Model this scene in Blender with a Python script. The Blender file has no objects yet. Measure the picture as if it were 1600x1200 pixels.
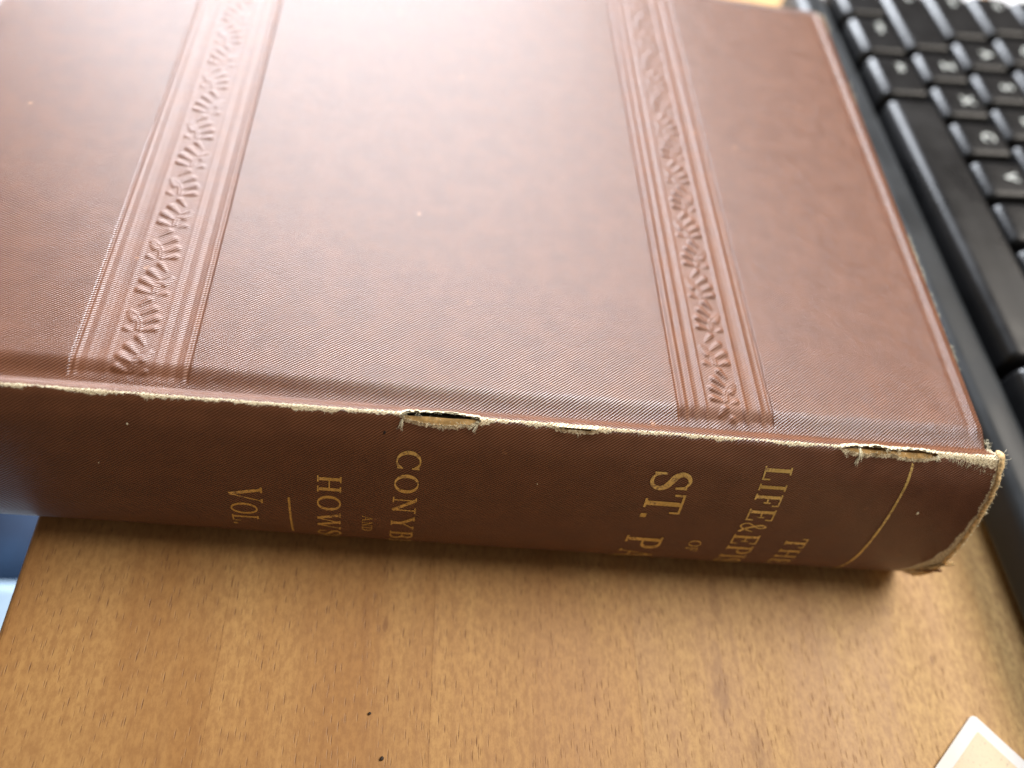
import bpy, bmesh, math, random
import numpy as np
from mathutils import Vector, Matrix, noise as mnoise

random.seed(7); rng = np.random.default_rng(7)
sc = bpy.context.scene
col = sc.collection
MM = 0.001
T = 0.043                      # height of the upper cover above the desk

# ------------------------------------------------------------------ camera
cam_d = bpy.data.cameras.new('camera'); cam = bpy.data.objects.new('camera', cam_d); col.objects.link(cam)
cam.location = (-0.12046, -0.08762, 0.13084 + T)
cam.rotation_euler = (0.62924282, -0.15648038, -0.01540621)
cam_d.sensor_fit = 'HORIZONTAL'; cam_d.sensor_width = 36; cam_d.lens = 1350 / 1600 * 36
cam_d.clip_start = 0.01; cam_d.clip_end = 20
sc.camera = cam
focus = Vector((-0.085, 0.003, T)); d = cam.rotation_euler.to_matrix() @ Vector((0, 0, -1))
cam_d.dof.use_dof = True
cam_d.dof.focus_distance = (focus - cam.location).dot(d)
cam_d.dof.aperture_fstop = cam_d.lens / 4.2        # a 4.2 mm pupil, as in a phone

# ------------------------------------------------------------------ light
w = bpy.data.worlds.new('World'); sc.world = w; w.use_nodes = True
bg = w.node_tree.nodes['Background']; bg.inputs[0].default_value = (1.0, 0.86, 0.74, 1); bg.inputs[1].default_value = 0.19

def area(name, az, el, dist, sx, sy, power, color, target=(-0.08, 0.08, T)):
    l = bpy.data.lights.new(name, 'AREA'); l.shape = 'RECTANGLE'; l.size = sx; l.size_y = sy; l.energy = power; l.color = color
    o = bpy.data.objects.new(name, l); col.objects.link(o)
    a, e = math.radians(az), math.radians(el)
    v = Vector((math.sin(a) * math.cos(e), math.cos(a) * math.cos(e), math.sin(e)))
    o.location = Vector(target) + v * dist
    o.rotation_euler = v.to_track_quat('Z', 'Y').to_euler()
    return o
area('window_light', -14, 24, 1.7, 1.0, 0.85, 118, (0.87, 0.92, 1.0))
area('high_fill_light', 70, 54, 1.9, 1.3, 1.2, 55, (1.0, 0.92, 0.82))  # unseen fill, added to stand in for soft ceiling bounce

sc.view_settings.view_transform = 'Standard'; sc.view_settings.look = 'None'
sc.view_settings.exposure = 0; sc.view_settings.gamma = 1; sc.view_settings.use_curve_mapping = False
sc.cycles.use_denoising = True
sc.cycles.max_bounces = 6

# ------------------------------------------------------------------ helpers
def tag(o, label=None, cat=None, group=None, kind=None):
    if label: o['label'] = label
    if cat: o['category'] = cat
    if group: o['group'] = group
    if kind: o['kind'] = kind
    return o
def empty(name, loc=(0, 0, 0), rz=0):
    o = bpy.data.objects.new(name, None); o.empty_display_size = 0.02; col.objects.link(o)
    o.location = loc; o.rotation_euler.z = rz; return o
def mesh_obj(name, verts, faces, mat, parent=None, smooth=True, attrs=None):
    me = bpy.data.meshes.new(name)
    me.from_pydata([tuple(v) for v in verts] if not isinstance(verts, np.ndarray) else verts.tolist(), [], faces if not isinstance(faces, np.ndarray) else faces.tolist())
    if attrs:
        for k, a in attrs.items():
            at = me.attributes.new(k, 'FLOAT', 'POINT'); at.data.foreach_set('value', np.asarray(a, np.float32))
    me.materials.append(mat)
    if smooth: me.polygons.foreach_set('use_smooth', [True] * len(me.polygons))
    me.update()
    o = bpy.data.objects.new(name, me); col.objects.link(o)
    if parent: o.parent = parent
    return o
def bm_obj(name, bm, mat, parent=None, smooth=False):
    me = bpy.data.meshes.new(name); bm.to_mesh(me); bm.free(); me.materials.append(mat)
    if smooth: me.polygons.foreach_set('use_smooth', [True] * len(me.polygons))
    o = bpy.data.objects.new(name, me); col.objects.link(o)
    if parent: o.parent = parent
    return o
def bm_box(bm, x0, x1, y0, y1, z0, z1, bev=0, seg=2):
    r = bmesh.ops.create_cube(bm, size=1); vs = r['verts']
    for v in vs: v.co = Vector(((x0 + x1) / 2 + v.co.x * (x1 - x0), (y0 + y1) / 2 + v.co.y * (y1 - y0), (z0 + z1) / 2 + v.co.z * (z1 - z0)))
    if bev:
        es = list({e for v in vs for e in v.link_edges})
        bmesh.ops.bevel(bm, geom=es, offset=bev, segments=seg, profile=0.5, affect='EDGES')
def grid_faces(nr, nc):
    i = np.arange(nr - 1)[:, None] * nc + np.arange(nc - 1)[None, :]
    return np.stack([i, i + 1, i + nc + 1, i + nc], -1).reshape(-1, 4)

class NT:
    """small wrapper to write node trees"""
    def __init__(s, name):
        s.m = bpy.data.materials.new(name); s.m.use_nodes = True; s.t = s.m.node_tree; s.t.nodes.clear()
        s.out = s.t.nodes.new('ShaderNodeOutputMaterial'); s.b = s.t.nodes.new('ShaderNodeBsdfPrincipled')
        s.t.links.new(s.b.outputs[0], s.out.inputs[0])
    def set(s, sock, v):
        if hasattr(v, 'is_output'): s.t.links.new(v, sock)
        elif v is not None: sock.default_value = v
    def n(s, typ, ins={}, **props):
        nd = s.t.nodes.new(typ)
        for k, v in props.items(): setattr(nd, k, v)
        for k, v in ins.items(): s.set(nd.inputs[k], v)
        return nd
    def math(s, op, a, b=None, c=None, clamp=False):
        nd = s.t.nodes.new('ShaderNodeMath'); nd.operation = op; nd.use_clamp = clamp
        for i, v in enumerate((a, b, c)): s.set(nd.inputs[i], v)
        return nd.outputs[0]
    def mix(s, f, a, b, blend='MIX'):
        nd = s.t.nodes.new('ShaderNodeMix'); nd.data_type = 'RGBA'; nd.blend_type = blend
        s.set(nd.inputs[0], f); s.set(nd.inputs[6], a); s.set(nd.inputs[7], b); return nd.outputs[2]
    def ramp(s, f, lo, hi, a=0.0, b=1.0):
        nd = s.t.nodes.new('ShaderNodeMapRange'); nd.interpolation_type = 'SMOOTHSTEP'
        s.set(nd.inputs[0], f)
        for i, v in ((1, lo), (2, hi), (3, a), (4, b)): s.set(nd.inputs[i], v)
        return nd.outputs[0]
    def coord(s, scale=(1, 1, 1), rot=(0, 0, 0), kind='Object'):
        tc = s.t.nodes.new('ShaderNodeTexCoord'); mp = s.t.nodes.new('ShaderNodeMapping')
        mp.inputs['Scale'].default_value = scale; mp.inputs['Rotation'].default_value = rot
        s.t.links.new(tc.outputs[kind], mp.inputs['Vector']); return mp.outputs[0]
    def noise(s, vec, scale, detail=3, rough=0.5, dist=0.0):
        nd = s.t.nodes.new('ShaderNodeTexNoise'); s.set(nd.inputs['Vector'], vec)
        nd.inputs['Scale'].default_value = scale; nd.inputs['Detail'].default_value = detail
        nd.inputs['Roughness'].default_value = rough; nd.inputs['Distortion'].default_value = dist
        return nd.outputs[0]
    def attr(s, name):
        nd = s.t.nodes.new('ShaderNodeAttribute'); nd.attribute_name = name; return nd.outputs['Fac']
    def bump(s, h, dist, strength=1.0, normal=None):
        nd = s.t.nodes.new('ShaderNodeBump'); s.set(nd.inputs['Height'], h)
        nd.inputs['Distance'].default_value = dist; s.set(nd.inputs['Strength'], strength)
        if normal is not None: s.t.links.new(normal, nd.inputs['Normal'])
        return nd.outputs[0]
    def fin(s, color=None, rough=None, normal=None, **kw):
        s.set(s.b.inputs['Base Color'], color); s.set(s.b.inputs['Roughness'], rough)
        if normal is not None: s.t.links.new(normal, s.b.inputs['Normal'])
        for k, v in kw.items(): s.set(s.b.inputs[k.replace('_', ' ')], v)
        return s.m

CLOTH = (0.198, 0.068, 0.027, 1)
CREAM = (0.66, 0.52, 0.31, 1)

def cloth_material(name):
    """twill book cloth: diagonal ribs along the attributes tu / tv (millimetres on the sheet), worn to the threads where wear > 0"""
    m = NT(name)
    tu, tv = m.attr('tu'), m.attr('tv'); press = m.attr('press'); wear = m.attr('wear')
    vec = m.n('ShaderNodeCombineXYZ', {0: tu, 1: tv}).outputs[0]
    wob = m.noise(vec, 0.35, 2)
    ph = m.math('MULTIPLY', m.math('SUBTRACT', tu, m.math('MULTIPLY', tv, 1.30)), 2 * math.pi / 0.76)
    ph = m.math('ADD', ph, m.math('MULTIPLY', wob, 3.0))
    rib = m.math('MULTIPLY_ADD', m.math('SINE', ph), 0.5, 0.5)
    cross = m.math('MULTIPLY', m.math('ADD', m.math('MULTIPLY', tu, 0.35), tv), 2 * math.pi / 0.42)
    cro = m.math('MULTIPLY_ADD', m.math('SINE', cross), 0.5, 0.5)
    fine = m.noise(vec, 3.2, 2, 0.6)
    tw = m.math('ADD', rib, m.math('ADD', m.math('MULTIPLY', cro, 0.12), m.math('MULTIPLY', fine, 0.22)))
    twill_h = m.math('MULTIPLY', tw, m.math('SUBTRACT', 1.0, m.math('MULTIPLY', press, 0.62)))
    big = m.noise(vec, 0.045, 4, 0.55)
    mid = m.noise(vec, 0.19, 4, 0.6)
    # threads of the bare, worn cloth
    raw_n = m.noise(vec, 2.4, 4, 0.75)
    mask = m.ramp(m.math('ADD', wear, m.math('MULTIPLY', m.math('SUBTRACT', raw_n, 0.5), 2.7)), -0.12, 0.22)
    # colour: dye slightly uneven, rib tops rubbed, small rubbed flecks
    c = m.mix(m.ramp(mid, 0.3, 0.72), (CLOTH[0] * 0.84, CLOTH[1] * 0.80, CLOTH[2] * 0.82, 1), (CLOTH[0] * 1.14, CLOTH[1] * 1.14, CLOTH[2] * 1.12, 1))
    deep = m.math('MULTIPLY', m.math('SUBTRACT', 1.0, rib), m.math('SUBTRACT', 0.76, m.math('MULTIPLY', press, 0.08)))  # rib troughs: dirt in the colour, painted cavity occlusion in the specular
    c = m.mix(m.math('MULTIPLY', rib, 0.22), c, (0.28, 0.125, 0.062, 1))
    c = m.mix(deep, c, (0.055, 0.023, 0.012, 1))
    vor = m.n('ShaderNodeTexVoronoi', {'Vector': vec, 'Scale': 0.085, 'Randomness': 1.0}); cell = m.noise(vec, 0.02, 1)
    fleck = m.math('MULTIPLY', m.ramp(vor.outputs['Distance'], 0.03, 0.075, 1, 0), m.ramp(m.noise(vec, 1.3, 3), 0.42, 0.6))
    c = m.mix(m.math('MULTIPLY', fleck, 0.5), c, (0.46, 0.21, 0.09, 1))
    v2 = m.n('ShaderNodeTexVoronoi', {'Vector': vec, 'Scale': 0.33, 'Randomness': 1.0})
    f2 = m.math('MULTIPLY', m.ramp(v2.outputs['Distance'], 0.02, 0.06, 1, 0), m.ramp(m.noise(vec, 0.6, 2), 0.56, 0.66))
    c = m.mix(m.math('MULTIPLY', f2, 0.2), c, (0.46, 0.33, 0.27, 1))
    thread = m.mix(m.ramp(raw_n, 0.34, 0.58), (0.42, 0.27, 0.11, 1), (0.94, 0.84, 0.60, 1))
    c = m.mix(mask, c, thread)
    rough = m.math('ADD', m.ramp(mid, 0.25, 0.75, 0.345, 0.385), m.math('ADD', m.math('MULTIPLY', mask, 0.35), m.math('MULTIPLY', press, 0.12)))
    n1 = m.bump(big, 0.0016, 0.13)
    n1 = m.bump(mid, 0.0005, 0.04, n1)
    n2 = m.bump(twill_h, 0.00017, 1.0, n1)
    n2 = m.bump(raw_n, 0.0003, mask, n2)
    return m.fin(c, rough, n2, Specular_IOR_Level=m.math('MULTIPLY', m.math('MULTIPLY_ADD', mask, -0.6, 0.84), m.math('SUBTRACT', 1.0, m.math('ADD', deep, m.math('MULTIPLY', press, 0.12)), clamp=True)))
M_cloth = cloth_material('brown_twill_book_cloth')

def simple(name, color, rough=0.6, bump_scale=None, bump_d=0.0002, var=0.15, spec=0.5, metallic=0.0):
    m = NT(name); v = m.coord(); n = m.noise(v, bump_scale or 300, 4, 0.6)
    dk = tuple(c * (1 - var) for c in color[:3]) + (1,); lt = tuple(min(1, c * (1 + var)) for c in color[:3]) + (1,)
    c = m.mix(m.ramp(n, 0.3, 0.7), dk, lt)
    nb = m.bump(n, bump_d, 0.5)
    return m.fin(c, rough, nb, Specular_IOR_Level=spec, Metallic=metallic)
M_thread = simple('raw_linen_thread', (0.86, 0.77, 0.57), 0.85, 4000, 0.0001, 0.25, 0.2)
M_lining = simple('tan_spine_lining_paper', (0.50, 0.32, 0.13), 0.8, 700, 0.0002, 0.3, 0.2)
M_cap = simple('bare_linen_edge', (0.68, 0.49, 0.25), 0.85, 1600, 0.0006, 0.45, 0.2)
M_page = simple('yellowed_paper', (0.62, 0.52, 0.36), 0.85, 900, 0.0002, 0.15, 0.2)
M_flap_dark = simple('black_fleck', (0.01, 0.008, 0.008), 0.7, 900, 0.0002, 0.2, 0.3)
M_flap = simple('torn_brown_cloth', (0.20, 0.085, 0.04), 0.7, 900, 0.0004, 0.4, 0.3)

def gold_material():
    m = NT('worn_gold_foil'); v = m.coord()
    n = m.noise(v, 1500, 5, 0.75); n2 = m.noise(v, 210, 3)
    c = m.mix(m.ramp(n2, 0.3, 0.7), (0.54, 0.36, 0.10, 1), (0.78, 0.55, 0.19, 1))
    rub = m.ramp(m.math('ADD', n, m.math('MULTIPLY', n2, 0.35)), 0.68, 0.80)
    c = m.mix(m.math('MULTIPLY', rub, 0.8), c, (0.15, 0.06, 0.03, 1))
    return m.fin(c, 0.5, m.bump(n, 0.0001, 0.6), Metallic=m.math('MULTIPLY_ADD', rub, -0.3, 0.35))
M_gold = gold_material()

def wood_material():
    m = NT('oiled_beech'); tc = m.n('ShaderNodeTexCoord')
    oi = m.n('ShaderNodeObjectInfo')
    v0 = m.n('ShaderNodeVectorMath', {0: tc.outputs['Object'], 1: oi.outputs['Location']}, operation='ADD').outputs[0]
    off = m.n('ShaderNodeCombineXYZ', {0: m.math('MULTIPLY', oi.outputs['Random'], 3.0), 1: m.math('MULTIPLY', oi.outputs['Random'], 7.0)}).outputs[0]
    v = m.n('ShaderNodeVectorMath', {0: v0, 1: off}, operation='ADD').outputs[0]
    def mp(vec, sc_, rot=0.0): return m.n('ShaderNodeMapping', {'Vector': vec, 'Scale': sc_, 'Rotation': (0, 0, rot)}).outputs[0]
    warp = m.n('ShaderNodeVectorMath', {0: m.n('ShaderNodeTexNoise', {'Vector': mp(v0, (30, 12, 30)), 'Scale': 1.0}).outputs['Color'], 1: (0.0022, 0.0, 0.0)}, operation='MULTIPLY').outputs[0]
    vw = m.n('ShaderNodeVectorMath', {0: v0, 1: warp}, operation='ADD').outputs[0]
    broad = m.noise(mp(vw, (65, 9, 1)), 1.0, 4, 0.55)
    streak = m.noise(mp(vw, (520, 26, 1)), 1.0, 4, 0.6)
    blot = m.noise(mp(v0, (26, 17, 1)), 1.0, 3, 0.6)
    c = m.mix(m.ramp(broad, 0.3, 0.72), (0.49, 0.272, 0.100, 1), (0.62, 0.388, 0.156, 1))
    c = m.mix(m.math('MULTIPLY', m.ramp(streak, 0.40, 0.75), 0.30), c, (0.30, 0.145, 0.06, 1))
    c = m.mix(m.math('MULTIPLY', m.ramp(blot, 0.50, 0.80), 0.45), c, (0.33, 0.165, 0.07, 1))
    c = m.mix(1.0, c, oi.outputs['Color'], 'MULTIPLY')
    mott = m.noise(mp(v0, (900, 420, 1)), 1.0, 4, 0.7)
    c = m.mix(m.math('MULTIPLY', m.ramp(mott, 0.35, 0.66), 0.48), c, (0.27, 0.125, 0.045, 1))
    # short dark pores along the grain
    def pores(sx, sy, r0, r1, thr):
        vo = m.n('ShaderNodeTexVoronoi', {'Vector': mp(vw, (sx, sy, 0.001), 0.02), 'Scale': 1.0, 'Randomness': 1.0})
        pick = m.ramp(m.n('ShaderNodeSeparateColor', {0: vo.outputs['Color']}).outputs[0], thr, thr + 0.05)
        return m.math('MULTIPLY', m.ramp(vo.outputs['Distance'], r0, r1, 1, 0), pick)
    p1 = pores(2000, 230, 0.08, 0.28, 0.22); p2 = pores(1300, 140, 0.05, 0.20, 0.40); p3 = pores(520, 120, 0.03, 0.12, 0.93)
    pp = m.math('MAXIMUM', m.math('MULTIPLY', p1, 0.52), m.math('MULTIPLY', p2, 0.76), clamp=True)
    pp = m.math('MAXIMUM', pp, m.math('MULTIPLY', p3, 0.6), clamp=True)
    c = m.mix(pp, c, (0.135, 0.058, 0.022, 1))
    # a few old stains with their own outline
    st = m.ramp(m.noise(mp(v0, (75, 34, 1)), 1.0, 3, 0.55, 0.6), 0.70, 0.78)
    c = m.mix(m.math('MULTIPLY', st, 0.25), c, (0.20, 0.085, 0.035, 1))
    sx = m.n('ShaderNodeSeparateXYZ', {0: vw}); edge_n = m.noise(mp(v0, (420, 150, 1)), 1.0, 4, 0.65)
    for ex, ey, rx, ry, k in ((-.0472, -.0335, .0020, .0085, .42), (-.0455, -.0150, .0016, .0070, .30), (-.1170, -.0235, .0006, .0018, .55), (.0035, -.0265, .0006, .0014, .5), (-.0415, -.047, .0014, .005, .4)):
        dx = m.math('DIVIDE', m.math('SUBTRACT', sx.outputs[0], ex), rx); dy = m.math('DIVIDE', m.math('SUBTRACT', sx.outputs[1], ey), ry)
        rr = m.math('ADD', m.math('ADD', m.math('MULTIPLY', dx, dx), m.math('MULTIPLY', dy, dy)), m.math('MULTIPLY', m.math('SUBTRACT', edge_n, .5), 3.0))
        c = m.mix(m.math('MULTIPLY', m.ramp(rr, .1, 1.3, 1, 0), k), c, (0.17, 0.068, 0.028, 1))
    h = m.math('SUBTRACT', m.math('MULTIPLY', streak, 0.5), pp)
    return m.fin(c, m.ramp(broad, 0.3, 0.7, 0.45, 0.58), m.bump(h, 0.00012, 0.6), Specular_IOR_Level=0.4)
M_wood = wood_material()

# ------------------------------------------------------------------ the desk: glued beech staves
desk = empty('desk', (0, 0, 0))
tag(desk, 'pale beech wooden desk top of glued staves under the brown book', 'desk')
STAVE = [(.86, .80, .74, 1), (.90, .84, .78, 1), (.97, .93, .88, 1), (.98, .98, .98, 1), (1.08, 1.13, 1.16, 1), (1.10, 1.16, 1.22, 1), (1, 1, 1, 1), (.95, .93, .9, 1), (1.03, 1.03, 1.03, 1), (.97, .95, .93, 1)]
edges = [-191.3, -150.0, -108.4, -66.0, -24.5, 17.5, 59, 101, 143, 185, 227]
for i in range(len(edges) - 1):
    x0, x1 = edges[i] * MM + 0.00001, edges[i + 1] * MM - 0.00001
    bm = bmesh.new(); wv = (x1 - x0) / 2
    bm_box(bm, -wv, wv, -0.14, 0.46, -0.024, 0.0, 0.0)
    es = [e for e in bm.edges if all(v.co.z > -0.001 for v in e.verts) and abs(e.verts[0].co.x - e.verts[1].co.x) < 1e-6]
    for e in es:
        left_end = i == 0 and e.verts[0].co.x < 0
        bmesh.ops.bevel(bm, geom=[e], offset=0.0016 if left_end else 0.00002, segments=5 if left_end else 1, profile=0.5, affect='EDGES')
    p = bm_obj('stave', bm, M_wood, desk); p.location.x = (x0 + x1) / 2
    p.color = STAVE[i % len(STAVE)]

# ------------------------------------------------------------------ the book
book = empty('book', (-0.11, 0.08, 0)); BO = np.array([-0.11, 0.08, 0.0])
tag(book, 'large old brown cloth-bound book with embossed cover and torn spine edge', 'book')
def bpart(name, verts, faces, mat, parent=None, attrs=None, smooth=True):
    v = np.asarray(verts, float) - BO
    return mesh_obj(name, v, faces, mat, parent or book, smooth, attrs)

XT, YW = -224.0, 160.0         # tail end, fore edge (millimetres)
# --- spine profile (y, z) in mm, z relative to the cover plane
CP = np.array([(2.6, -1.30), (1.85, -1.02), (1.05, -.22), (.1, .12), (-.75, -.20), (-2.0, -1.35), (-4.5, -4.7), (-6.7, -10), (-8.5, -16), (-9.7, -22), (-10.2, -27.5), (-9.6, -33), (-7.6, -37.8), (-4.4, -41), (-1.6, -42.2), (0.2, -42.5), (1.4, -42.3), (2.6, -41.6)])
def dense(cp, n=30):
    P = np.vstack([2 * cp[0] - cp[1], cp, 2 * cp[-1] - cp[-2]]); o = []
    for i in range(1, len(P) - 2):
        a, b, c, d_ = P[i - 1:i + 3]
        for k in range(n):
            u = k / n; o.append(.5 * (2 * b + (c - a) * u + (2 * a - 5 * b + 4 * c - d_) * u * u + (3 * b - a - 3 * c + d_) * u ** 3))
    o.append(cp[-1]); return np.array(o)
DP = dense(CP); AS = np.r_[0, np.cumsum(np.hypot(*np.diff(DP, axis=0).T))]
AS -= AS[3 * 30]               # s = 0 on the crest of the joint
S0, S1 = AS[0], AS[-1]
def bulge(x):                  # the spine is rounder at the head than at the tail
    return np.interp(x, [-224, -190, -100, -50, 0], [.74, .78, .93, 1.0, 1.02])
def prof(x, s, lift=0.0):
    """points on the spine: x, s in mm -> xyz in metres; lift in mm along the normal"""
    x, s = np.broadcast_arrays(np.asarray(x, float), np.asarray(s, float))
    k = bulge(x)
    def yz(s_):
        y = np.interp(s_, AS, DP[:, 0]); z = np.interp(s_, AS, DP[:, 1])
        return np.where(y < 0, y * k, y), z
    y, z = yz(s); ya, za = yz(s - .3); yb, zb = yz(s + .3)
    ty, tz = yb - ya, zb - za; L = np.hypot(ty, tz) + 1e-9
    ny, nz = tz / L, -ty / L     # outward
    return np.stack([x, y + ny * lift, z + nz * lift + T * 1000], -1) * MM

def vnoise(x, y=0.0, z=0.0): return mnoise.noise(Vector((x, y, z)))
def nz1(xs, sc_, seed): return np.array([vnoise(float(a) * sc_, seed * 7.31, 1.7) for a in np.ravel(xs)]).reshape(np.shape(xs))

# --- spine cloth with two tears along the joint
xs = np.unique(np.round(np.r_[np.arange(XT, -190, 1.0), np.arange(-190, -0.01, .25), -0.5, -.25, 0.0], 3))
ss = np.unique(np.round(np.r_[S0, np.arange(-2.4, -.8, .3), np.arange(-.8, 3.2, .16), np.arange(3.2, 6, .4), np.arange(6, S1, 1.0), S1], 3))
X, S = np.meshgrid(xs, ss)
na = nz1(xs, .5, 1) * .35 + nz1(xs, 2.1, 2) * .22 + nz1(xs, .12, 9) * .25
nb = nz1(xs, .6, 3) * .25 + nz1(xs, 2.7, 4) * .22
# worn strip: lower and upper limits along the length
lo = np.interp(xs, [-224, -190, -150, -120, -103, -88, -60, -36, -12, -6, 0], [-.1, -.1, -.05, -.2, -.2, -.1, .05, .0, -.3, -.2, -.5]) + nb * .5
hi = np.interp(xs, [-224, -190, -150, -120, -103, -88, -60, -36, -12, -6, 0], [.85, .9, 1.05, 1.5, 1.4, 1.1, 1.05, 1.2, 1.5, 1.9, 3.0]) + na * .8 + nz1(xs, .17, 71) * .55 + nz1(xs, 1.1, 72) * .30 - .30 - .50 * np.clip(nz1(xs, .11, 73) * 3, 0, 1) * (xs < -15)
wear = np.minimum(S - lo, hi - S) * 2.1 - .12
wear = np.where((X > -13) & (S > 1), np.minimum(wear, .45 * (hi - S)), wear)
headw = (np.interp(ss, [0, 12, 24, 30, 36], [.9, 1.1, 2.0, 3.8, 6.5]) + nz1(ss, .5, 5) * .6 + nz1(ss, 1.7, 6) * .35)[:, None]
wear = np.maximum(wear, (X + headw) * 1.4 * np.where(S > -.6, 1, .3))
wear = np.clip(wear, -2.5, 1.6)
def lens(x, s, xa, xb, top, bot, seed, ragg=.30):
    u = np.clip((x - xa) / (xb - xa), 0, 1); e = np.sin(np.pi * u) ** .55
    n_ = nz1(xs, 1.3, seed)[None, :] * ragg; n2_ = nz1(xs, 2.3, seed + 1)[None, :] * ragg
    inside = np.minimum(s - (.55 - (.55 - top) * e + n_), (.55 + (bot - .55) * e + n2_) - s)
    return np.where((x > xa) & (x < xb), inside, -np.hypot(np.minimum(abs(x - xa), abs(x - xb)), s - .55) - .1)
h1 = lens(X, S, -118.6, -104.2, -.55, 1.95, 11, .38)
h2 = np.maximum(lens(X, S, -34.0, -21.5, -.10, 1.30, 13), lens(X, S, -24.5, -13.4, -.05, 1.65, 15))
h3 = lens(X, S, -90.5, -82.0, .62, 1.05, 17, .05)
hole = np.maximum(np.maximum(h1, h2), h3)
wear = np.maximum(wear, np.clip(1.0 + hole * 1.6, -2.5, 1.6) * 1.0)
lift = np.exp(-np.clip(-hole, 0, 9) / .5) * (.45 + .6 * nz1(xs, .8, 21)[None, :]) * (hole > -1.6)
lift = lift + np.where(S > 4, .10 * nz1(xs, .04, 31)[None, :] * np.sin((S - 4) / 10), 0)
flare = np.clip((X + 5) / 5, 0, 1) ** 2 * .35 * (S > .5)
# head edge is chewed unevenly
Xj = X + np.where(X > -.6, (nz1(ss, .7, 41) * .5 + nz1(ss, 2.9, 42) * .35)[:, None], 0)
P = prof(Xj, S, lift + flare)
F = grid_faces(len(ss), len(xs)); hv = (hole > 0).ravel()
F = F[~(hv[F].sum(1) >= 3)]
at = dict(tu=X.ravel(), tv=(-S + 2.6 + S0).ravel(), wear=wear.ravel(), press=np.zeros(X.size))
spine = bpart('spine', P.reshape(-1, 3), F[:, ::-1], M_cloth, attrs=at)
tag(spine, 'rounded dark brown spine with worn gilt lettering')

# lining seen through the tears
xl = np.arange(-218, -2.5, 1.0); sl = np.r_[.30, .7, 1.0, 1.6, 2.5, 4, 8, 14, 20, 28, 36, 42, S1 - 5]
XL, SL = np.meshgrid(xl, sl)
bpart('spine_lining', prof(XL, SL, -.62 - .14 * np.sin(XL * .9) - .1 * np.sin(XL * .37)).reshape(-1, 3), grid_faces(len(sl), len(xl))[:, ::-1], M_lining)

# --- upper cover: blind-stamped relief is part of the sheet
def band_coord(X, Y, which):
    """distance in mm across the stamped band, 0..19.6"""
    if which == 0: return (X + 177.0 + .002 * Y) * 19.6 / 20.2
    return (X + 65.8 + .0165 * (Y - 4)) * 19.6 / 19.4
def capsule(p, q, a, b, ra, rb, h):
    ax, ay = a; bx, by = b; dx, dy = bx - ax, by - ay; L2 = dx * dx + dy * dy
    t = np.clip(((p - ax) * dx + (q - ay) * dy) / L2, 0, 1)
    dd = np.hypot(p - ax - t * dx, q - ay - t * dy); r = ra + (rb - ra) * t
    return h * (.45 + .55 * t) * np.clip(1 - (dd / r) ** 2, 0, 1) ** .8
def arc(p, q, cx, cy, r, a0, a1, wd, h):
    ang = np.degrees(np.arctan2(q - cy, p - cx)); ang = (ang - a0) % 360
    dd = np.abs(np.hypot(p - cx, q - cy) - r)
    return np.where(ang < (a1 - a0), h * np.clip(1 - (dd / wd) ** 2, 0, 1), 0)
CELL = 9.1
def ornament(p, q):
    out = np.zeros_like(p); k = np.floor(q / CELL); qq = q - k * CELL; sg = np.where(k % 2 == 0, 1.0, -1.0); pp = p * sg
    for dq in (-CELL, 0, CELL):                                   # neighbours overlap into this cell, mirrored
        s_ = 1.0 if dq == 0 else -1.0; P_ = pp * s_; Q_ = qq - dq
        pet = [((-1.35, 6.7), (-.1, 8.3), .36, .78), ((-.55, 4.6), (1.25, 6.2), .38, .90), ((.1, 2.65), (2.05, 3.9), .40, .94), ((.5, .85), (2.3, 1.45), .36, .84)]
        for a, b, ra, rb in pet: out = np.maximum(out, capsule(P_, Q_, a, b, ra, rb, .38))
        out = np.maximum(out, arc(P_, Q_, -4.7, 1.3, 4.60, -10, 66, .24, .20))
        out = np.maximum(out, arc(P_, Q_, -4.7, 1.3, 4.05, -6, 70, .24, .20))
        out = np.maximum(out, capsule(P_, Q_, (-2.7, 4.3), (-1.8, 3.2), .4, .72, .28))
        out = np.maximum(out, capsule(P_, Q_, (-1.5, .5), (-2.5, 1.0), .3, .68, .27))
        out = out - capsule(P_, Q_, (-2.45, 2.3), (-2.3, 2.15), .40, .40, .24)
    return np.clip(out, -.22, .5) * np.clip((3.35 - np.abs(p)) / .3, 0, 1)
def stamp(X, Y):
    z = np.zeros_like(X); pr = np.zeros_like(X)
    for which in (0, 1):
        bq = band_coord(X, Y, which)
        if which == 0: bq = 19.6 - bq
        inside = (bq > -.8) & (bq < 20.4)
        fade = np.clip((Y - 2.6 - .8) / 1.2, 0, 1)
        b = np.zeros_like(X)
        b -= .16 * np.clip(np.minimum(bq, 19.6 - bq) / .35, 0, 1) * ((bq > 0) & (bq < 19.6))
        def ridge(c, wd, h): return h * np.clip(1 - ((bq - c) / wd) ** 2, 0, 1)
        amp = 1.0 if which else .22
        for c, wd, h in ((1.35, .62, .30), (3.35, .50, .26), (5.75, .38, .24), (13.9, .62, .30), (17.1, .52, .28)): b += amp * ridge(c, wd, h)
        for c, wd, h in ((.25, .4, .20), (2.35, .4, .10), (4.55, .4, .08), (19.4, .4, .20), (15.5, .6, .05), (18.3, .4, .08)): b -= (1 if which else .75) * ridge(c, wd, h)
        if which == 0: b += ridge(.9, .5, .16) + ridge(18.8, .5, .14)
        b += np.where((bq > 6.4) & (bq < 13.4), ornament((bq - 9.9) * (1 if which else -1), Y + (1.5 if which else 5.0)), 0) * (1.05 if which else .66)
        z += np.where(inside, b * fade, 0); pr = np.maximum(pr, np.where((bq > 0) & (bq < 19.6), fade, 0))
    return z, pr
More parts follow.
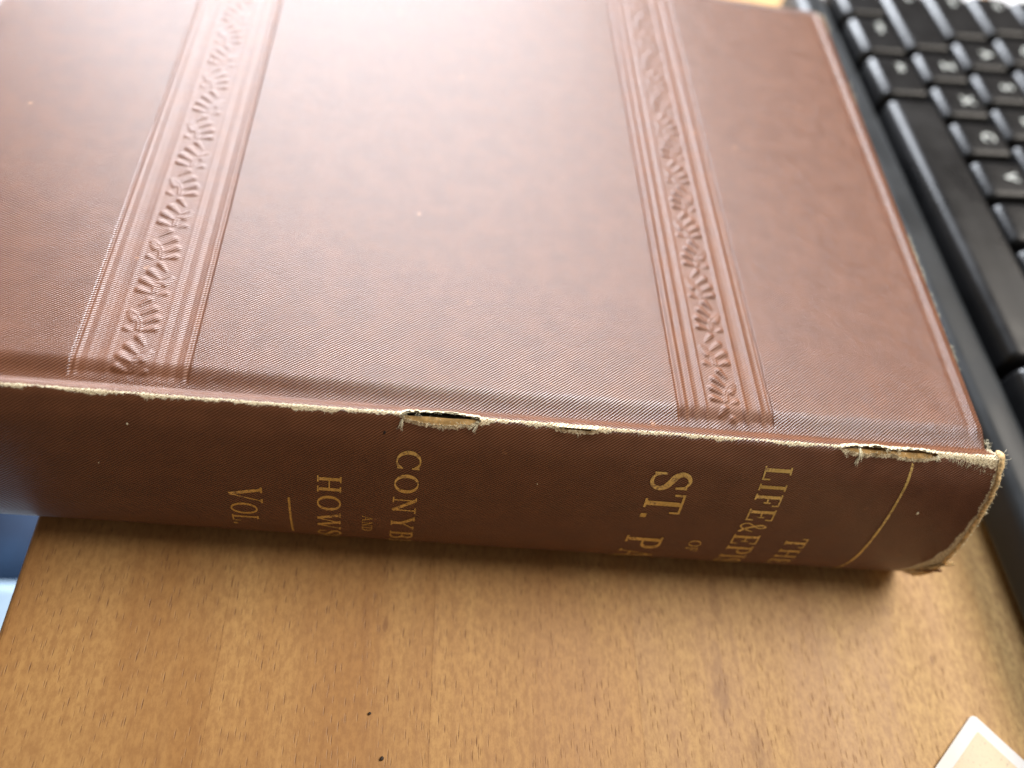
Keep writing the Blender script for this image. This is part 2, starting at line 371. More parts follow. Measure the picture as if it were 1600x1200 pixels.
cx = np.unique(np.round(np.r_[np.arange(XT, XT + 4, .5), np.arange(XT + 4, -180, 2.0), np.arange(-180, -154, .22), np.arange(-154, -70, 2.0), np.arange(-70.5, -44, .22), np.arange(-44, -9, 2.0), np.arange(-9, 0.001, .2)], 3))
cy = np.unique(np.round(np.r_[2.6, np.arange(2.8, 12, .25), np.arange(12, 85, .27), np.arange(85, 154, .42), np.arange(154, YW + .001, .25)], 3))
CX, CY = np.meshgrid(cx, cy)
def edge_x(Y): return .011 * Y - .8
XX = CX + np.where(CX > -9, edge_x(CY) * (CX + 9) / 9, 0)
stz, press = stamp(CX, CY)
dh = -CX; dt = CX - XT; df = YW - CY
dmin = np.minimum(np.minimum(dh, dt), df)
dmin = np.minimum(dmin, np.where((dh < 4) & (df < 4), 4 - np.hypot(4 - dh, 4 - df), 99))
R_ = 1.5
rnd = np.where(dmin < R_, -R_ + np.sqrt(np.clip(R_ ** 2 - (R_ - np.clip(dmin, 0, R_)) ** 2, 0, None)), 0)
def sm(a, b, x): t = np.clip((x - a) / (b - a), 0, 1); return t * t * (3 - 2 * t)
bead = .30 * np.exp(-((dmin - 2.3) / .55) ** 2) - .16 * np.exp(-((dmin - 3.9) / .8) ** 2)
joint = -1.30 * (1 - sm(2.4, 7.4, CY))
wave = .10 * np.sin(CX * .021 + 1.0) * np.sin(CY * .027 + .5)
joint_z = joint * (1 - .0 * CX)
Z = stz + rnd + bead * sm(3, 7, CY) + joint_z + wave * sm(3, 14, CY)
# soften stamp near the joint
edge_wear = .9 * (np.exp(-((CY - 55) / 9) ** 2) + .8 * np.exp(-((CY - 39) / 3) ** 2) + .7 * np.exp(-((CY - 26) / 4) ** 2) + 1.2 * np.exp(-((CY - 158) / 8) ** 2) + .5 * np.exp(-((CY - 120) / 9) ** 2) + .9 * np.exp(-((CY - 3) / 3) ** 2)) - .50 + nz1(cy, .6, 55)[:, None] * .35
cw = np.where(dh < 1.1, edge_wear - dh * .9, -1.5)
cw = np.maximum(cw, np.where(df < 1.0, .2 - df, -1.5) + nz1(cx, .2, 56)[None, :] * .3)
cornr = np.hypot(dh - .0, df - .0); cw = np.maximum(cw, 1.0 - cornr / 3.2)
nr, nc = CX.shape
top = np.stack([XX, CY, T * 1000 + Z], -1).reshape(-1, 3)
F = grid_faces(nr, nc)
# side walls and underside
idx = np.arange(nr * nc).reshape(nr, nc)
ring = np.r_[idx[:, -1], idx[-1, ::-1][1:], idx[:-1, 0][::-1]]
bot = top[ring].copy(); bot[:, 2] = T * 1000 - 3.6
n0 = len(top); m_ = len(ring)
walls = [(int(ring[i]), n0 + i, n0 + (i + 1) % m_, int(ring[(i + 1) % m_])) for i in range(m_ - 1)]
verts = np.vstack([top, bot]) * MM
ring_w = cw.ravel()[ring]
at = dict(tu=np.r_[CX.ravel(), bot[:, 0]], tv=np.r_[CY.ravel(), bot[:, 1] ], wear=np.r_[cw.ravel(), ring_w - .2], press=np.r_[press.ravel(), np.zeros(m_)])
faces = F.tolist() + walls + [tuple(n0 + i for i in range(m_))[::-1]]
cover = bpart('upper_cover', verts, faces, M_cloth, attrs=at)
tag(cover, 'brown twill cover with two stamped bands of leaf ornament')

# --- lower cover, page block
bm = bmesh.new(); bm_box(bm, XT * MM, -.0008, .0026, YW * MM, .0002, .0036, .0012, 3)
bm.transform(Matrix.Translation(-Vector(BO)))
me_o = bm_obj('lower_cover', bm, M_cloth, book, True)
bm = bmesh.new(); bm_box(bm, (XT + 3) * MM, -.0038, .0030, (YW - 4) * MM, .0038, T - .0038, .0004, 1)
bm.transform(Matrix.Translation(-Vector(BO))); bm_obj('page_block', bm, M_page, book)

# --- bare rolled linen along the head of the spine
hs = np.arange(-.9, S1 - 6.5, .35); ang = np.linspace(0, 2 * np.pi, 9)[:-1]
vv = []; 
for i, s_ in enumerate(hs):
    for j, a in enumerate(ang):
        r = .62 + .30 * vnoise(s_ * .9, j * .7, 3) + .22 * vnoise(s_ * 3.1, j * 1.3, 5) + .25 * math.exp(-abs(s_) / 1.5)
        vv.append(prof(-.15 + r * .75 * math.cos(a) + .25 * vnoise(s_ * .5, 9, 9), s_, .05 + r * .62 * math.sin(a) + .35))
fc = [(i * 8 + j, i * 8 + (j + 1) % 8, (i + 1) * 8 + (j + 1) % 8, (i + 1) * 8 + j) for i in range(len(hs) - 1) for j in range(8)]
tag(bpart('head_edge', np.array(vv), fc, M_cap), 'frayed bare cream edge at the head of the spine')

# --- crushed, torn corner at the lower head end: a curled strip of brown cloth with its bare back
nu, nv_ = 26, 9
def leaf(name, mat, x0, x1, y0, y1, z0, z1, wid, off, seed):
    """a small curled strip running from (x0, y0, z0) to (x1, y1, z1), its face tilted up towards the front"""
    fv = []
    for i in range(nu):
        u = i / (nu - 1); c_ = np.array([x0 + (x1 - x0) * u, y0 + (y1 - y0) * u, z0 + (z1 - z0) * u])
        wd = wid * math.sin(math.pi * min(1, u * .88 + .10)) ** .6 * (1 + .35 * vnoise(u * 7, seed, 1))
        for j in range(nv_):
            v_ = j / (nv_ - 1) - .5
            p_ = c_ + np.array([.35 * vnoise(u * 5, v_ * 3, seed), -.62 * v_ * wd, .78 * v_ * wd]) + np.array([0, -.75, .62]) * (off + .5 * math.cos(v_ * math.pi) + .35 * vnoise(u * 6, v_ * 5, seed + 3))
            fv.append(p_ * MM)
    o = bpart(name, np.array(fv), grid_faces(nu, nv_), mat); md = o.modifiers.new('thickness', 'SOLIDIFY'); md.thickness = .00025
leaf('torn_corner_lining', M_cap, -5.6, 1.3, -7.8, -11.0, 7.0, 18.0, 4.6, .25, 4)
leaf('torn_flap', M_flap, -6.6, .9, -7.4, -10.4, 6.4, 13.2, 1.9, .9, 9)

# --- loose threads (fuzz) along the worn edges
TV, TF = [], []
def tube(pts, r0, r1, sides=4):
    base = len(TV); n_ = len(pts)
    for i, p in enumerate(pts):
        p = Vector(p); q = Vector(pts[min(i + 1, n_ - 1)]) - Vector(pts[max(i - 1, 0)])
        q = q.normalized() if q.length > 0 else Vector((0, 0, 1)); a = q.orthogonal().normalized(); b = q.cross(a)
        r = r0 + (r1 - r0) * i / (n_ - 1)
        for k in range(sides):
            t = 2 * math.pi * k / sides; TV.append(tuple(p + (a * math.cos(t) + b * math.sin(t)) * r))
    for i in range(n_ - 1):
        for k in range(sides): TF.append((base + i * sides + k, base + i * sides + (k + 1) % sides, base + (i + 1) * sides + (k + 1) % sides, base + (i + 1) * sides + k))
def strand(x, s, dx, ds, dl, length, r=.045, curl=.6, n_=7):
    """a thread growing over the spine from (x, s), stepping dx, ds in the sheet and dl off it"""
    pts = []; l = .05
    ph1, ph2 = random.random() * 50, random.random() * 50
    for i in range(n_):
        pts.append(Vector(prof(x, s, l)))
        st = length / n_
        a = curl * vnoise(i * .6, ph1, 3); b = curl * vnoise(i * .6, ph2, 8)
        x += (dx + a) * st; s += (ds + b) * st; l = max(.03, l + (dl + .5 * b) * st)
    tube(pts, r * MM, r * .45 * MM)
for i in range(len(xs)):                       # short nap on the worn strip
    if xs[i] < -195 or random.random() > .55: continue
    strand(xs[i] + random.uniform(-.15, .15), hi[i] - .15 + random.gauss(0, .12), random.gauss(0, .5), random.uniform(.2, 1), random.uniform(.0, .6), random.uniform(.25, .75), .028, .6, 4)
    if random.random() < .35: strand(xs[i], lo[i] + .1, random.gauss(0, .6), -random.uniform(.2, 1), .4, random.uniform(.2, .5), .025, .6, 4)
def lens_edge(xa, xb, top, bot, dens):
    for x in np.arange(xa, xb, dens):
        u = (x - xa) / (xb - xa); e = math.sin(math.pi * u) ** .55
        strand(x, .55 + (bot - .55) * e + .05, random.gauss(0, .4), random.uniform(.3, 1), .35, random.uniform(.3, .9), .032, .7, 5)
        if random.random() < .6: strand(x, .55 + (bot - .55) * e, random.gauss(0, .5), -random.uniform(.3, 1), .1, random.uniform(.2, .6), .03, .7, 5)
        strand(x, .55 - (.55 - top) * e - .02, random.gauss(0, .6), random.choice((-1, .5)) * random.uniform(.3, 1), .35, random.uniform(.25, .7), .034, .7, 5)
        strand(x, .55 - (.55 - top) * e - .1, random.choice((-1, 1)), random.uniform(-.2, .3), .1, random.uniform(.6, 1.2), .05, .5, 5)
lens_edge(-118.6, -104.2, -.55, 1.95, .16); lens_edge(-34.0, -21.5, -.10, 1.30, .18); lens_edge(-24.5, -13.4, -.05, 1.65, .17)
def tuft(x, s, dx, ds, n_, length, r=.05):
    for k in range(n_): strand(x + random.gauss(0, .16), s + random.gauss(0, .12), dx + random.gauss(0, .16), ds + random.gauss(0, .12), random.uniform(.05, .35), length * random.uniform(.6, 1.1), r, .5, 8)
tuft(-118.3, .9, -.15, 1, 12, 3.0); tuft(-104.6, .7, -.55, .9, 14, 2.9); tuft(-104.3, .3, .5, .6, 8, 1.3); tuft(-111.4, 1.7, .1, 1, 5, 1.2, .035); tuft(-112.6, 1.7, -.3, .8, 3, 1.3, .03); tuft(-115.6, -.1, -.2, .7, 4, .9, .04)
tuft(-30.0, .5, .05, 1, 14, 2.6, .055); tuft(-30.2, 2.5, -.35, 1, 12, 1.5, .04); tuft(-33.2, 1.0, .4, .9, 7, 1.7, .035); tuft(-23.0, -.2, .3, -.4, 9, .9, .045)
tuft(-13.8, .9, .2, .8, 14, 1.5, .06); tuft(-86.0, 1.2, .3, .9, 4, 1.7, .025); tuft(-13.2, .1, .3, .2, 8, 1.2, .05)
for i in range(150):                           # pale nap beside the head corner
    x = -random.uniform(.3, 11.5); strand(x, random.uniform(.1, 1.2 + 2.6 * (1 + x / 12)), random.gauss(.0, .3), random.uniform(.4, 1), .12, random.uniform(.4, 1.3), .035, .5, 5)
for s_ in np.arange(-.8, S1 - 8, .14):         # head edge fringe
    for k in range(2): strand(.1 + random.gauss(0, .2), s_, random.uniform(.3, 1.2), random.gauss(0, .5), random.uniform(-.3, .9), random.uniform(.3, 1.0) * (1.35 if s_ < 3 else 1), .035, .8, 5)
for k in range(36): strand(-.2 + random.gauss(0, .4), random.uniform(-.9, 1.2), random.uniform(.2, 1.2), random.gauss(0, .6), random.uniform(0, 1), random.uniform(.6, 1.6), .045, .8, 6)
tuft(.2, 12.5, 1, .1, 9, 1.1, .05); tuft(.1, 25.5, .8, .5, 7, 1.4, .035); tuft(-4, 36.8, .6, -.5, 8, 1.2, .04); tuft(-1.5, 36.0, .9, .2, 10, 1.6, .04)
th = bpart('loose_threads', np.array(TV), TF, M_thread); tag(th, 'frayed cream threads along the torn joint', kind='stuff')

# fringe of the worn cover edge at the head
TV, TF = [], []
def cstrand(x, y, z, v, length, r):
    pts = []; p = Vector((x, y, z)); ph = random.random() * 60
    for i in range(5):
        pts.append(p * MM); p = p + (Vector(v) + Vector((vnoise(i * .7, ph, 1), vnoise(i * .7, ph, 5), vnoise(i * .7, ph, 9))) * .7) * length / 5
    tube(pts, r * MM, r * .5 * MM)
for y in np.r_[np.arange(22, 64, .16), np.arange(100, 128, .3), np.arange(148, 160, .14), np.arange(2.6, 5, .12)]:
    i = int(np.argmin(abs(cy - y)))
    if edge_wear[i, 0] > -.15 or random.random() < .1:
        for k in range(2): cstrand(edge_x(y) + .05, y, T * 1000 - random.uniform(.6, 2.2), (random.uniform(.2, 1), random.gauss(0, .6), random.uniform(-.3, .9)), random.uniform(.3, .9), .035)
th2 = bpart('edge_fringe', np.array(TV), TF, M_thread); tag(th2, 'pale frayed fringe on the worn edge of the cover', kind='stuff')

# ------------------------------------------------------------------ gilt lettering, wrapped on the spine
TK, TN = .165, .062
def cat(points, n_=6):
    P_ = [np.array(p, float) for p in points]; P_ = [2 * P_[0] - P_[1]] + P_ + [2 * P_[-1] - P_[-2]]; o = []
    for i in range(1, len(P_) - 2):
        a, b, c, d_ = P_[i - 1:i + 3]
        for k in range(n_):
            u = k / n_; o.append(.5 * (2 * b + (c - a) * u + (2 * a - 5 * b + 4 * c - d_) * u * u + (3 * b - a - 3 * c + d_) * u ** 3))
    o.append(P_[-2]); return o
def ln(a, b, wd, n_=5):
    a, b = np.array(a, float), np.array(b, float); return ([a + (b - a) * k / n_ for k in range(n_ + 1)], [wd] * (n_ + 1))
def ell(cx_, cy_, rx, ry, a0, a1, thick=TK, thin=TN, n_=26):
    pts, ws = [], []
    for k in range(n_ + 1):
        a = math.radians(a0 + (a1 - a0) * k / n_); pts.append(np.array((cx_ + rx * math.cos(a), cy_ + ry * math.sin(a)))); ws.append(thin + (thick - thin) * abs(math.cos(a)) ** 1.3)
    return (pts, ws)
def stem(x, y0=0, y1=1, wd=TK, sf=True, st=True, sw=.17):
    o = [ln((x, y0), (x, y1), wd)]
    if sf: o.append(ln((x - sw, y0 + TN / 2), (x + sw, y0 + TN / 2), TN, 2))
    if st: o.append(ln((x - sw, y1 - TN / 2), (x + sw, y1 - TN / 2), TN, 2))
    return o
def tick(x, y, h, wd=.075): return [ln((x, y), (x, y + h), wd, 2)]
sp = cat([(.56, .74), (.52, .90), (.36, .985), (.18, .93), (.09, .77), (.17, .61), (.34, .52), (.52, .41), (.60, .25), (.52, .08), (.34, .015), (.17, .07), (.09, .25)])
sw_ = [TN + (TK * 1.1 - TN) * math.sin(math.pi * i / (len(sp) - 1)) ** 2.2 for i in range(len(sp))]
ampc = cat([(.86, .56), (.72, .34), (.55, .12), (.33, .0), (.12, .10), (.08, .28), (.22, .45), (.42, .62), (.48, .82), (.36, .98), (.22, .86), (.26, .66), (.44, .40), (.66, .14), (.9, .02)])
ampw = [.075 + .07 * (i / (len(ampc) - 1) > .72) for i in range(len(ampc))]
G = {
 'I': (.42, stem(.2)), 'L': (.72, stem(.2) + [ln((.2, TN / 2), (.64, TN / 2), TN)] + tick(.63, 0, .30)),
 'T': (.82, stem(.4, st=False) + [ln((.04, 1 - TN / 2), (.76, 1 - TN / 2), TN)] + tick(.06, .72, .28) + tick(.74, .72, .28)),
 'H': (.98, stem(.2) + stem(.76) + [ln((.2, .5), (.76, .5), TN)]),
 'E': (.78, stem(.2) + [ln((.2, TN / 2), (.68, TN / 2), TN), ln((.2, 1 - TN / 2), (.66, 1 - TN / 2), TN), ln((.2, .51), (.5, .51), TN)] + tick(.67, 0, .28) + tick(.65, .74, .26) + tick(.5, .38, .26)),
 'F': (.74, stem(.2) + [ln((.2, 1 - TN / 2), (.66, 1 - TN / 2), TN), ln((.2, .51), (.5, .51), TN)] + tick(.65, .74, .26) + tick(.5, .38, .26)),
 'P': (.78, stem(.2) + [ell(.4, .73, .27, .245, -90, 90), ln((.2, .975), (.4, .975), TN, 2), ln((.2, .485), (.4, .485), TN, 2)]),
 'R': (.88, stem(.2) + [ell(.4, .75, .26, .225, -90, 90), ln((.2, .975), (.4, .975), TN, 2), ln((.2, .525), (.4, .525), TN, 2), ln((.42, .52), (.72, .03), TK), ln((.66, .03), (.86, .03), TN, 2)]),
 'B': (.84, stem(.2) + [ell(.38, .755, .25, .22, -90, 90), ell(.4, .28, .31, .25, -90, 90), ln((.2, .975), (.4, .975), TN, 2), ln((.2, .53), (.4, .53), TN, 2), ln((.2, .03), (.4, .03), TN, 2)]),
 'D': (.94, stem(.2) + [ell(.38, .5, .44, .47, -90, 90), ln((.2, .97), (.4, .97), TN, 2), ln((.2, .03), (.4, .03), TN, 2)]),
 'O': (.98, [ell(.48, .5, .39, .47, 0, 360, n_=40)]), 'C': (.92, [ell(.48, .5, .39, .47, 38, 322, n_=34)] + tick(.80, .66, .30) + tick(.79, .06, .24, .06)),
 'S': (.68, [(sp, sw_)] + tick(.575, .66, .30) + tick(.085, .04, .32)), '&': (.98, [(ampc, ampw)]), '.': (.34, [ln((.12, .08), (.28, .08), .16, 2)]),
 'A': (.96, [ln((.12, .03), (.46, 1), TN), ln((.46, 1), (.82, .03), TK), ln((.22, .33), (.68, .33), TN), ln((.0, .03), (.26, .03), TN, 2), ln((.66, .03), (.96, .03), TN, 2)]),
 'V': (.94, [ln((.12, .97), (.47, .0), TK), ln((.47, .0), (.82, .97), TN), ln((-.02, .97), (.3, .97), TN, 2), ln((.68, .97), (.94, .97), TN, 2)]),
 'Y': (.92, stem(.45, 0, .48, st=False) + [ln((.1, .97), (.45, .46), TK), ln((.45, .46), (.78, .97), TN), ln((-.02, .97), (.26, .97), TN, 2), ln((.64, .97), (.92, .97), TN, 2)]),
 'N': (1.0, [ln((.2, 0), (.2, 1), TN), ln((.78, 0), (.78, 1), TN), ln((.17, .98), (.79, .02), TK), ln((.03, .97), (.22, .97), TN, 2), ln((.04, .03), (.36, .03), TN, 2), ln((.62, .97), (.94, .97), TN, 2)]),
 'W': (1.3, [ln((.12, .97), (.40, .0), TK), ln((.40, 0), (.66, .95), TN), ln((.64, .95), (.92, 0), TK), ln((.92, 0), (1.18, .97), TN), ln((-.02, .97), (.28, .97), TN, 2), ln((.52, .97), (.78, .97), TN, 2), ln((1.06, .97), (1.3, .97), TN, 2)]),
 'U': (.96, [ln((.2, .3), (.2, 1), TK), ln((.76, .3), (.76, 1), TN), ell(.48, .31, .28, .29, 180, 360), ln((.04, .97), (.36, .97), TN, 2), ln((.62, .97), (.9, .97), TN, 2)]),
}
def glyph(strokes, x0, s0, hgt, wsc, name='letter'):
    V_, F_ = [], []
    for si, (pts, ws) in enumerate(strokes):
        n_ = len(pts); base = len(V_)
        for i in range(n_):
            t = pts[min(i + 1, n_ - 1)] - pts[max(i - 1, 0)]; t = t / (np.hypot(*t) + 1e-9); nrm = np.array((-t[1], t[0]))
            for sg in (-1, 1):
                q = pts[i] + nrm * sg * ws[i] / 2
                V_.append(prof(x0 + q[1] * hgt, s0 + q[0] * hgt * wsc, .05 + .004 * si))
        F_ += [(base + 2 * i, base + 2 * i + 1, base + 2 * i + 3, base + 2 * i + 2) for i in range(n_ - 1)]
    return bpart(name, np.array(V_), F_, M_gold, spine)
def line(text, x_base, s_start, hgt, pitch_scale=1.0, wsc=1.0, gap=.09, small=None):
    s = s_start
    for i, ch in enumerate(text):
        if ch == ' ': s += .45 * hgt * wsc; continue
        h_ = hgt if not (small and i > 0) else hgt * small
        wd, st = G[ch]; glyph(st, x_base, s, h_, wsc); s += (wd + gap) * h_ * wsc * pitch_scale
line('THE', -37.6, 24.0, 4.6, 1.0, .95)
line('LIFE', -48.6, 5.1, 5.6, 1.0, .87, .10); line('&', -48.9, 19.9, 5.4, 1, .62); line('EPISTLES', -49.2, 23.7, 5.6, 1, .86, .08)
line('OF', -57.6, 27.0, 2.6)
line('ST', -70.2, 7.9, 7.8, 1.0, .92); line('.', -70.2, 18.5, 7.8, 1.0, .92); line('PAUL', -71.0, 26.6, 7.6, 1, .9)
line('CONYBEARE', -118.9, 7.7, 4.6, 1.0, 1.17, .16)
line('AND', -124.5, 26.6, 2.0)
line('HOWSON', -133.2, 15.3, 4.5, 1.0, 1.12, .14)
line('VOL.', -149.6, 20.2, 6.2, 1.0, .80, .06, .82)
def rule(xa, sa, xb, sb, wd, name):
    n_ = 60; V_ = []
    for i in range(n_ + 1):
        u = i / n_; x = xa + (xb - xa) * u; s = sa + (sb - sa) * u; w_ = wd * (1 + .15 * vnoise(i * .3, 3, 3))
        V_ += [prof(x - w_ / 2, s, .045), prof(x + w_ / 2, s, .045)]
    bpart(name, np.array(V_), [(2 * i, 2 * i + 1, 2 * i + 3, 2 * i + 2) for i in range(n_)], M_gold, spine)
for sx_, ss_, r_, m_sp in ((-121.4, 4.3, .34, 'dark'), (-13.5, 14.2, .40, 'pale'), (-166.0, 6.5, .22, 'pale'), (-172, 16.5, .16, 'pale'), (-92, 13.5, .14, 'pale')):
    V_ = []; n_ = 9
    for k in range(n_): a = 2 * math.pi * k / n_; q = r_ * (1 + .5 * vnoise(k * 1.7, sx_, 2)); V_.append(prof(sx_ + q * .7 * math.cos(a), ss_ + q * math.sin(a), .05))
    V_.append(prof(sx_, ss_, .05 + r_ * .4))
    bpart('fleck', np.array(V_), [(k, (k + 1) % n_, n_) for k in range(n_)], M_flap_dark if m_sp == 'dark' else M_thread, spine)
rule(-18.6, 2.2, -20.8, 46, .55, 'gilt_rule'); rule(-138.5, 22.4, -138.2, 36, .42, 'gilt_rule')

# ------------------------------------------------------------------ keyboard
def plastic(name, c, r):
    m = NT(name); v = m.coord(); n_ = m.noise(v, 2600, 3, .6); n2 = m.noise(v, 60, 4, .6)
    cc = m.mix(m.ramp(n2, .35, .75), c, tuple(x * 1.35 for x in c[:3]) + (1,))
    return m.fin(cc, m.ramp(n2, .3, .7, r - .05, r + .1), m.bump(n_, .00002, .3), Specular_IOR_Level=.26)
M_key = plastic('black_key_plastic', (0.006, 0.006, 0.0065, 1), .30)
M_case = plastic('slate_black_case_plastic', (0.013, 0.015, 0.017, 1), .42)
M_well = plastic('matt_black_plastic', (0.006, 0.006, 0.006, 1), .6)
M_leg = simple('white_key_print', (0.50, 0.52, 0.49), .6, 900, .0001, .1, .3)
KA = math.radians(-90 + 1.9)
kb = empty('keyboard', (0.0160, 0.2285, 0), KA)      # origin: front left corner of the case; local x along the rows, local y to the back
tag(kb, 'black computer keyboard lying beside the head of the brown book', 'keyboard')
KL, KD = 0.442, 0.150
bm = bmesh.new(); bm_box(bm, .003, KL - .003, .005, KD - .003, 0.0005, .010, .001, 1); bm_obj('base', bm, M_well, kb)
def bar(x0, x1, y0, y1, z0, z1, bev=.0025):
    bm = bmesh.new(); bm_box(bm, x0, x1, y0, y1, z0, z1, bev, 4); return bm_obj('frame', bm, M_case, kb, True)
bar(0, KL, -.0005, .0112, .0035, .0182, .0035); bar(0, KL, KD - .010, KD, .0035, .020); bar(0, .0034, .0114, KD - .0102, .0035, .0125); bar(KL - .0075, KL, .0112, KD - .0102, .0035, .0165)
U = .0190
def keycap(wu):
    """a keycap mesh: skirted block with a rounded, slightly dished top"""
    w_, d_ = wu * U - .0012, .0184 - .0011
    bm = bmesh.new(); rows = [(0, .0, .0), (.0050, .0003, .0003), (.0080, .0007, .0008), (.0091, .0011, .0015), (.0097, .0018, .0030), (.0098, .0028, .0042), (.0097, .0060, .0070)]
    def loop(z, ix, iy, rc=.0018, n_=4):
        x0, x1, y0, y1 = -w_ / 2 + ix, w_ / 2 - ix, -d_ / 2 + iy, d_ / 2 - ix * .8; o = []
        for cx_, cy_, a0 in ((x1 - rc, y1 - rc, 0), (x0 + rc, y1 - rc, 90), (x0 + rc, y0 + rc, 180), (x1 - rc, y0 + rc, 270)):
            for k in range(n_ + 1):
                a = math.radians(a0 + 90 * k / n_); o.append(bm.verts.new((cx_ + rc * math.cos(a), cy_ + rc * math.sin(a), z)))
        return o
    L = [loop(*r) for r in rows]
    for a, b in zip(L, L[1:]):
        for i in range(len(a)): bm.faces.new((a[i], a[(i + 1) % len(a)], b[(i + 1) % len(a)], b[i]))
    bm.faces.new(L[-1])
    me = bpy.data.meshes.new('key'); bm.to_mesh(me); bm.free(); me.materials.append(M_key)
    me.polygons.foreach_set('use_smooth', [True] * len(me.polygons)); return me
cap_cache, leg_cache = {}, {}
def legend_mesh(txt, size):
    k = (txt, size)
    if k not in leg_cache:
        cu = bpy.data.curves.new('legend', 'FONT'); cu.body = txt; cu.size = size; cu.align_x = 'CENTER'; cu.align_y = 'CENTER'; cu.offset = size * .02
        to = bpy.data.objects.new('tmp', cu); col.objects.link(to)
        me = bpy.data.meshes.new_from_object(to.evaluated_get(bpy.context.evaluated_depsgraph_get())); me.name = 'legend'
        me.materials.clear(); me.materials.append(M_leg); bpy.data.objects.remove(to); bpy.data.curves.remove(cu); leg_cache[k] = me
    return leg_cache[k]
ROWS = [
 [('Ctrl', 1.25), ('Win', 1.25), ('Alt', 1.25), ('', 5.75), ('AltGr', 1.25), ('Win', 1.25), ('Menu', 1.25), ('Ctrl', 1.75)],
 [('Shift', 2.25)] + [(c, 1) for c in 'ZXCVBNM,./'] + [('Shift', 2.75)],
 [('Caps', 1.75)] + [(c, 1) for c in "ASDFGHJKL;'#"] + [('Enter', 1.25)],
 [('Tab', 1.5)] + [(c, 1) for c in 'QWERTYUIOP[]'] + [('Enter', 1.5)],
 [('`', 1)] + [(c, 1) for c in '1234567890-='] + [('Back', 2)],
 [('Esc', 1.5)] + [('F%d' % i, 1) for i in range(1, 13)] + [('Del', 1.5)],
]
for r, row in enumerate(ROWS):
    x = .0040
    for txt, wu in row:
        if wu not in cap_cache: cap_cache[wu] = keycap(wu)
        k = bpy.data.objects.new('key', cap_cache[wu]); col.objects.link(k); k.parent = kb
        yk = .0125 + .0095 + .0184 * r; zk = .0122 + r * .0005
        k.location = (x + wu * U / 2, yk, zk); k.rotation_euler.x = math.radians(3.0)
        if txt:
            sz = .0058 if len(txt) == 1 else .0036
            lg = bpy.data.objects.new('legend', legend_mesh(txt, sz)); col.objects.link(lg); lg.parent = k
            lg.location = (-.0004 if len(txt) == 1 else -wu * U / 2 + .0075, .0020, .00995)
        x += wu * U

# ------------------------------------------------------------------ printed card, papers, cloths, crumbs
def card_material():
    m = NT('speckled_beige_print'); v = m.coord(); n_ = m.noise(v, 1500, 3, .7); n2 = m.noise(v, 90, 3)
    c = m.mix(m.ramp(n2, .3, .7), (.70, .58, .42, 1), (.76, .64, .44, 1)); c = m.mix(m.math('MULTIPLY', m.ramp(n_, .56, .68), .55), c, (.33, .27, .2, 1))
    return m.fin(c, .5, None)
M_white = simple('white_card', (.80, .80, .80), .5, 500, .00005, .02, .4)
M_print = card_material()
def rounded(bm, w_, h_, rc, z0, z1, x0=0, y0=0, bow=0):
    pts = []
    for cx_, cy_, a0 in ((x0 + w_ - rc, y0 + h_ - rc, 0), (x0 + rc, y0 + h_ - rc, 90), (x0 + rc, y0 + rc, 180), (x0 + w_ - rc, y0 + rc, 270)):
        for k in range(6): a = math.radians(a0 + 90 * k / 5); pts.append((cx_ + rc * math.cos(a), cy_ + rc * math.sin(a)))
    a = [bm.verts.new((x, y, z0)) for x, y in pts]; b = [bm.verts.new((x, y, z1)) for x, y in pts]
    bm.faces.new(b); bm.faces.new(a[::-1])
    for i in range(len(a)): bm.faces.new((a[i], a[(i + 1) % len(a)], b[(i + 1) % len(a)], b[i]))
card = empty('card', (.0074, -.0378, .00005), math.radians(-138))
tag(card, 'small white-bordered card with speckled beige print lying on the desk', 'card')
bm = bmesh.new(); rounded(bm, .085, .054, .0012, 0, .0006); bm_obj('border', bm, M_white, card)
bm = bmesh.new(); rounded(bm, .085 - .0052, .054 - .0052, .0004, .0006, .00066, .0026, .0026); bm_obj('print', bm, M_print, card)

def sheet(name, label, x0, y0, w_, h_, rz, n_sheets):
    o = empty(name, (x0, y0, 0), math.radians(rz)); tag(o, label, 'paper')
    for k in range(n_sheets):
        bm = bmesh.new(); bm_box(bm, 0, w_, 0, h_, .0003 * k + .0001, .0003 * k + .00035); s = bm_obj('page', bm, M_white, o)
        s.rotation_euler.z = math.radians((k % 3 - 1) * .6)
    return o
sheet('paper_stack', 'white paper sheets beyond the far end of the keyboard, nearer the book', .026, .2475, .097, .15, 2, 4)
sheet('paper_stack', 'white paper sheets at the far right corner behind the keyboard', .1285, .2500, .08, .15, 3, 4)

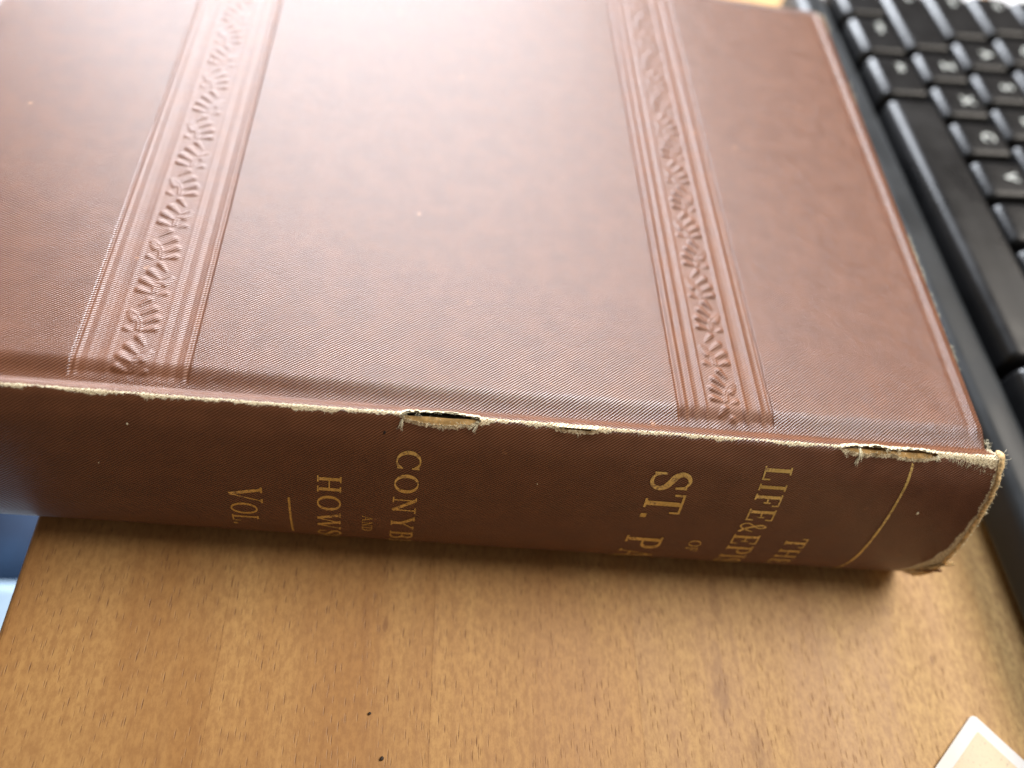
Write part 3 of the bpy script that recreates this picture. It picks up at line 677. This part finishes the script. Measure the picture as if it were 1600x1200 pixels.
def denim(name, c1, c2, sc_):
    m = NT(name); v = m.coord(); n_ = m.noise(v, 900, 3); n2 = m.noise(v, 24, 4)
    return m.fin(m.mix(m.ramp(n2, .3, .7), c1, c2), .85, m.bump(n_, .0003, .5))
def drape(name, label, mat, x0, x1, y0, y1, z, seed, amp):
    n_ = 40; V_ = []
    for i in range(n_):
        for j in range(n_):
            x = x0 + (x1 - x0) * j / (n_ - 1); y = y0 + (y1 - y0) * i / (n_ - 1)
            h_ = amp * vnoise(x * 14 + seed, y * 9, seed) + amp * .5 * vnoise(x * 35, y * 22 + seed, 3) + amp * .9 * math.sin((x * .7 + y) * 38 + 2 * vnoise(x * 8, y * 8, seed))
            V_.append((x, y, z + h_))
    o = mesh_obj(name, V_, grid_faces(n_, n_), mat); md = o.modifiers.new('thickness', 'SOLIDIFY'); md.thickness = .003
    return tag(o, label, 'cloth')
drape('blue_cloth', 'crumpled dark blue cloth below the left edge of the desk', denim('blue_denim', (.001, .011, .038, 1), (.005, .034, .088, 1), 1), -.42, -.20, .056, .26, -.215, 3.1, .012)
drape('pale_cloth', 'pale blue-white cloth lying below the left desk edge, in front of the dark blue cloth', denim('pale_blue_cotton', (.30, .41, .52, 1), (.44, .56, .66, 1), 1), -.42, -.20, -.10, .059, -.196, 8.4, .004)

def crumb(x, y, r, label):
    bm = bmesh.new(); bmesh.ops.create_icosphere(bm, subdivisions=2, radius=r)
    for v in bm.verts: v.co *= 1 + .5 * vnoise(v.co.x / r * .9 + x * 900, v.co.y / r * .9, v.co.z / r * .9)
    for v in bm.verts: v.co.z = max(v.co.z * .6 + r * .5, 0)
    o = bm_obj('crumb', bm, M_crumb, None, True); o.location = (x, y, .0001); tag(o, label, 'crumb', 'dark crumbs on the desk')
M_crumb = simple('dark_crumb', (.03, .02, .016), .7, 3000, .0002, .3)
crumb(-.1171, -.0492, .00038, 'black crumb on the desk near the bottom edge of the picture')
crumb(-.1200, -.0411, .00028, 'tiny dark crumb on the desk, slightly nearer the book')
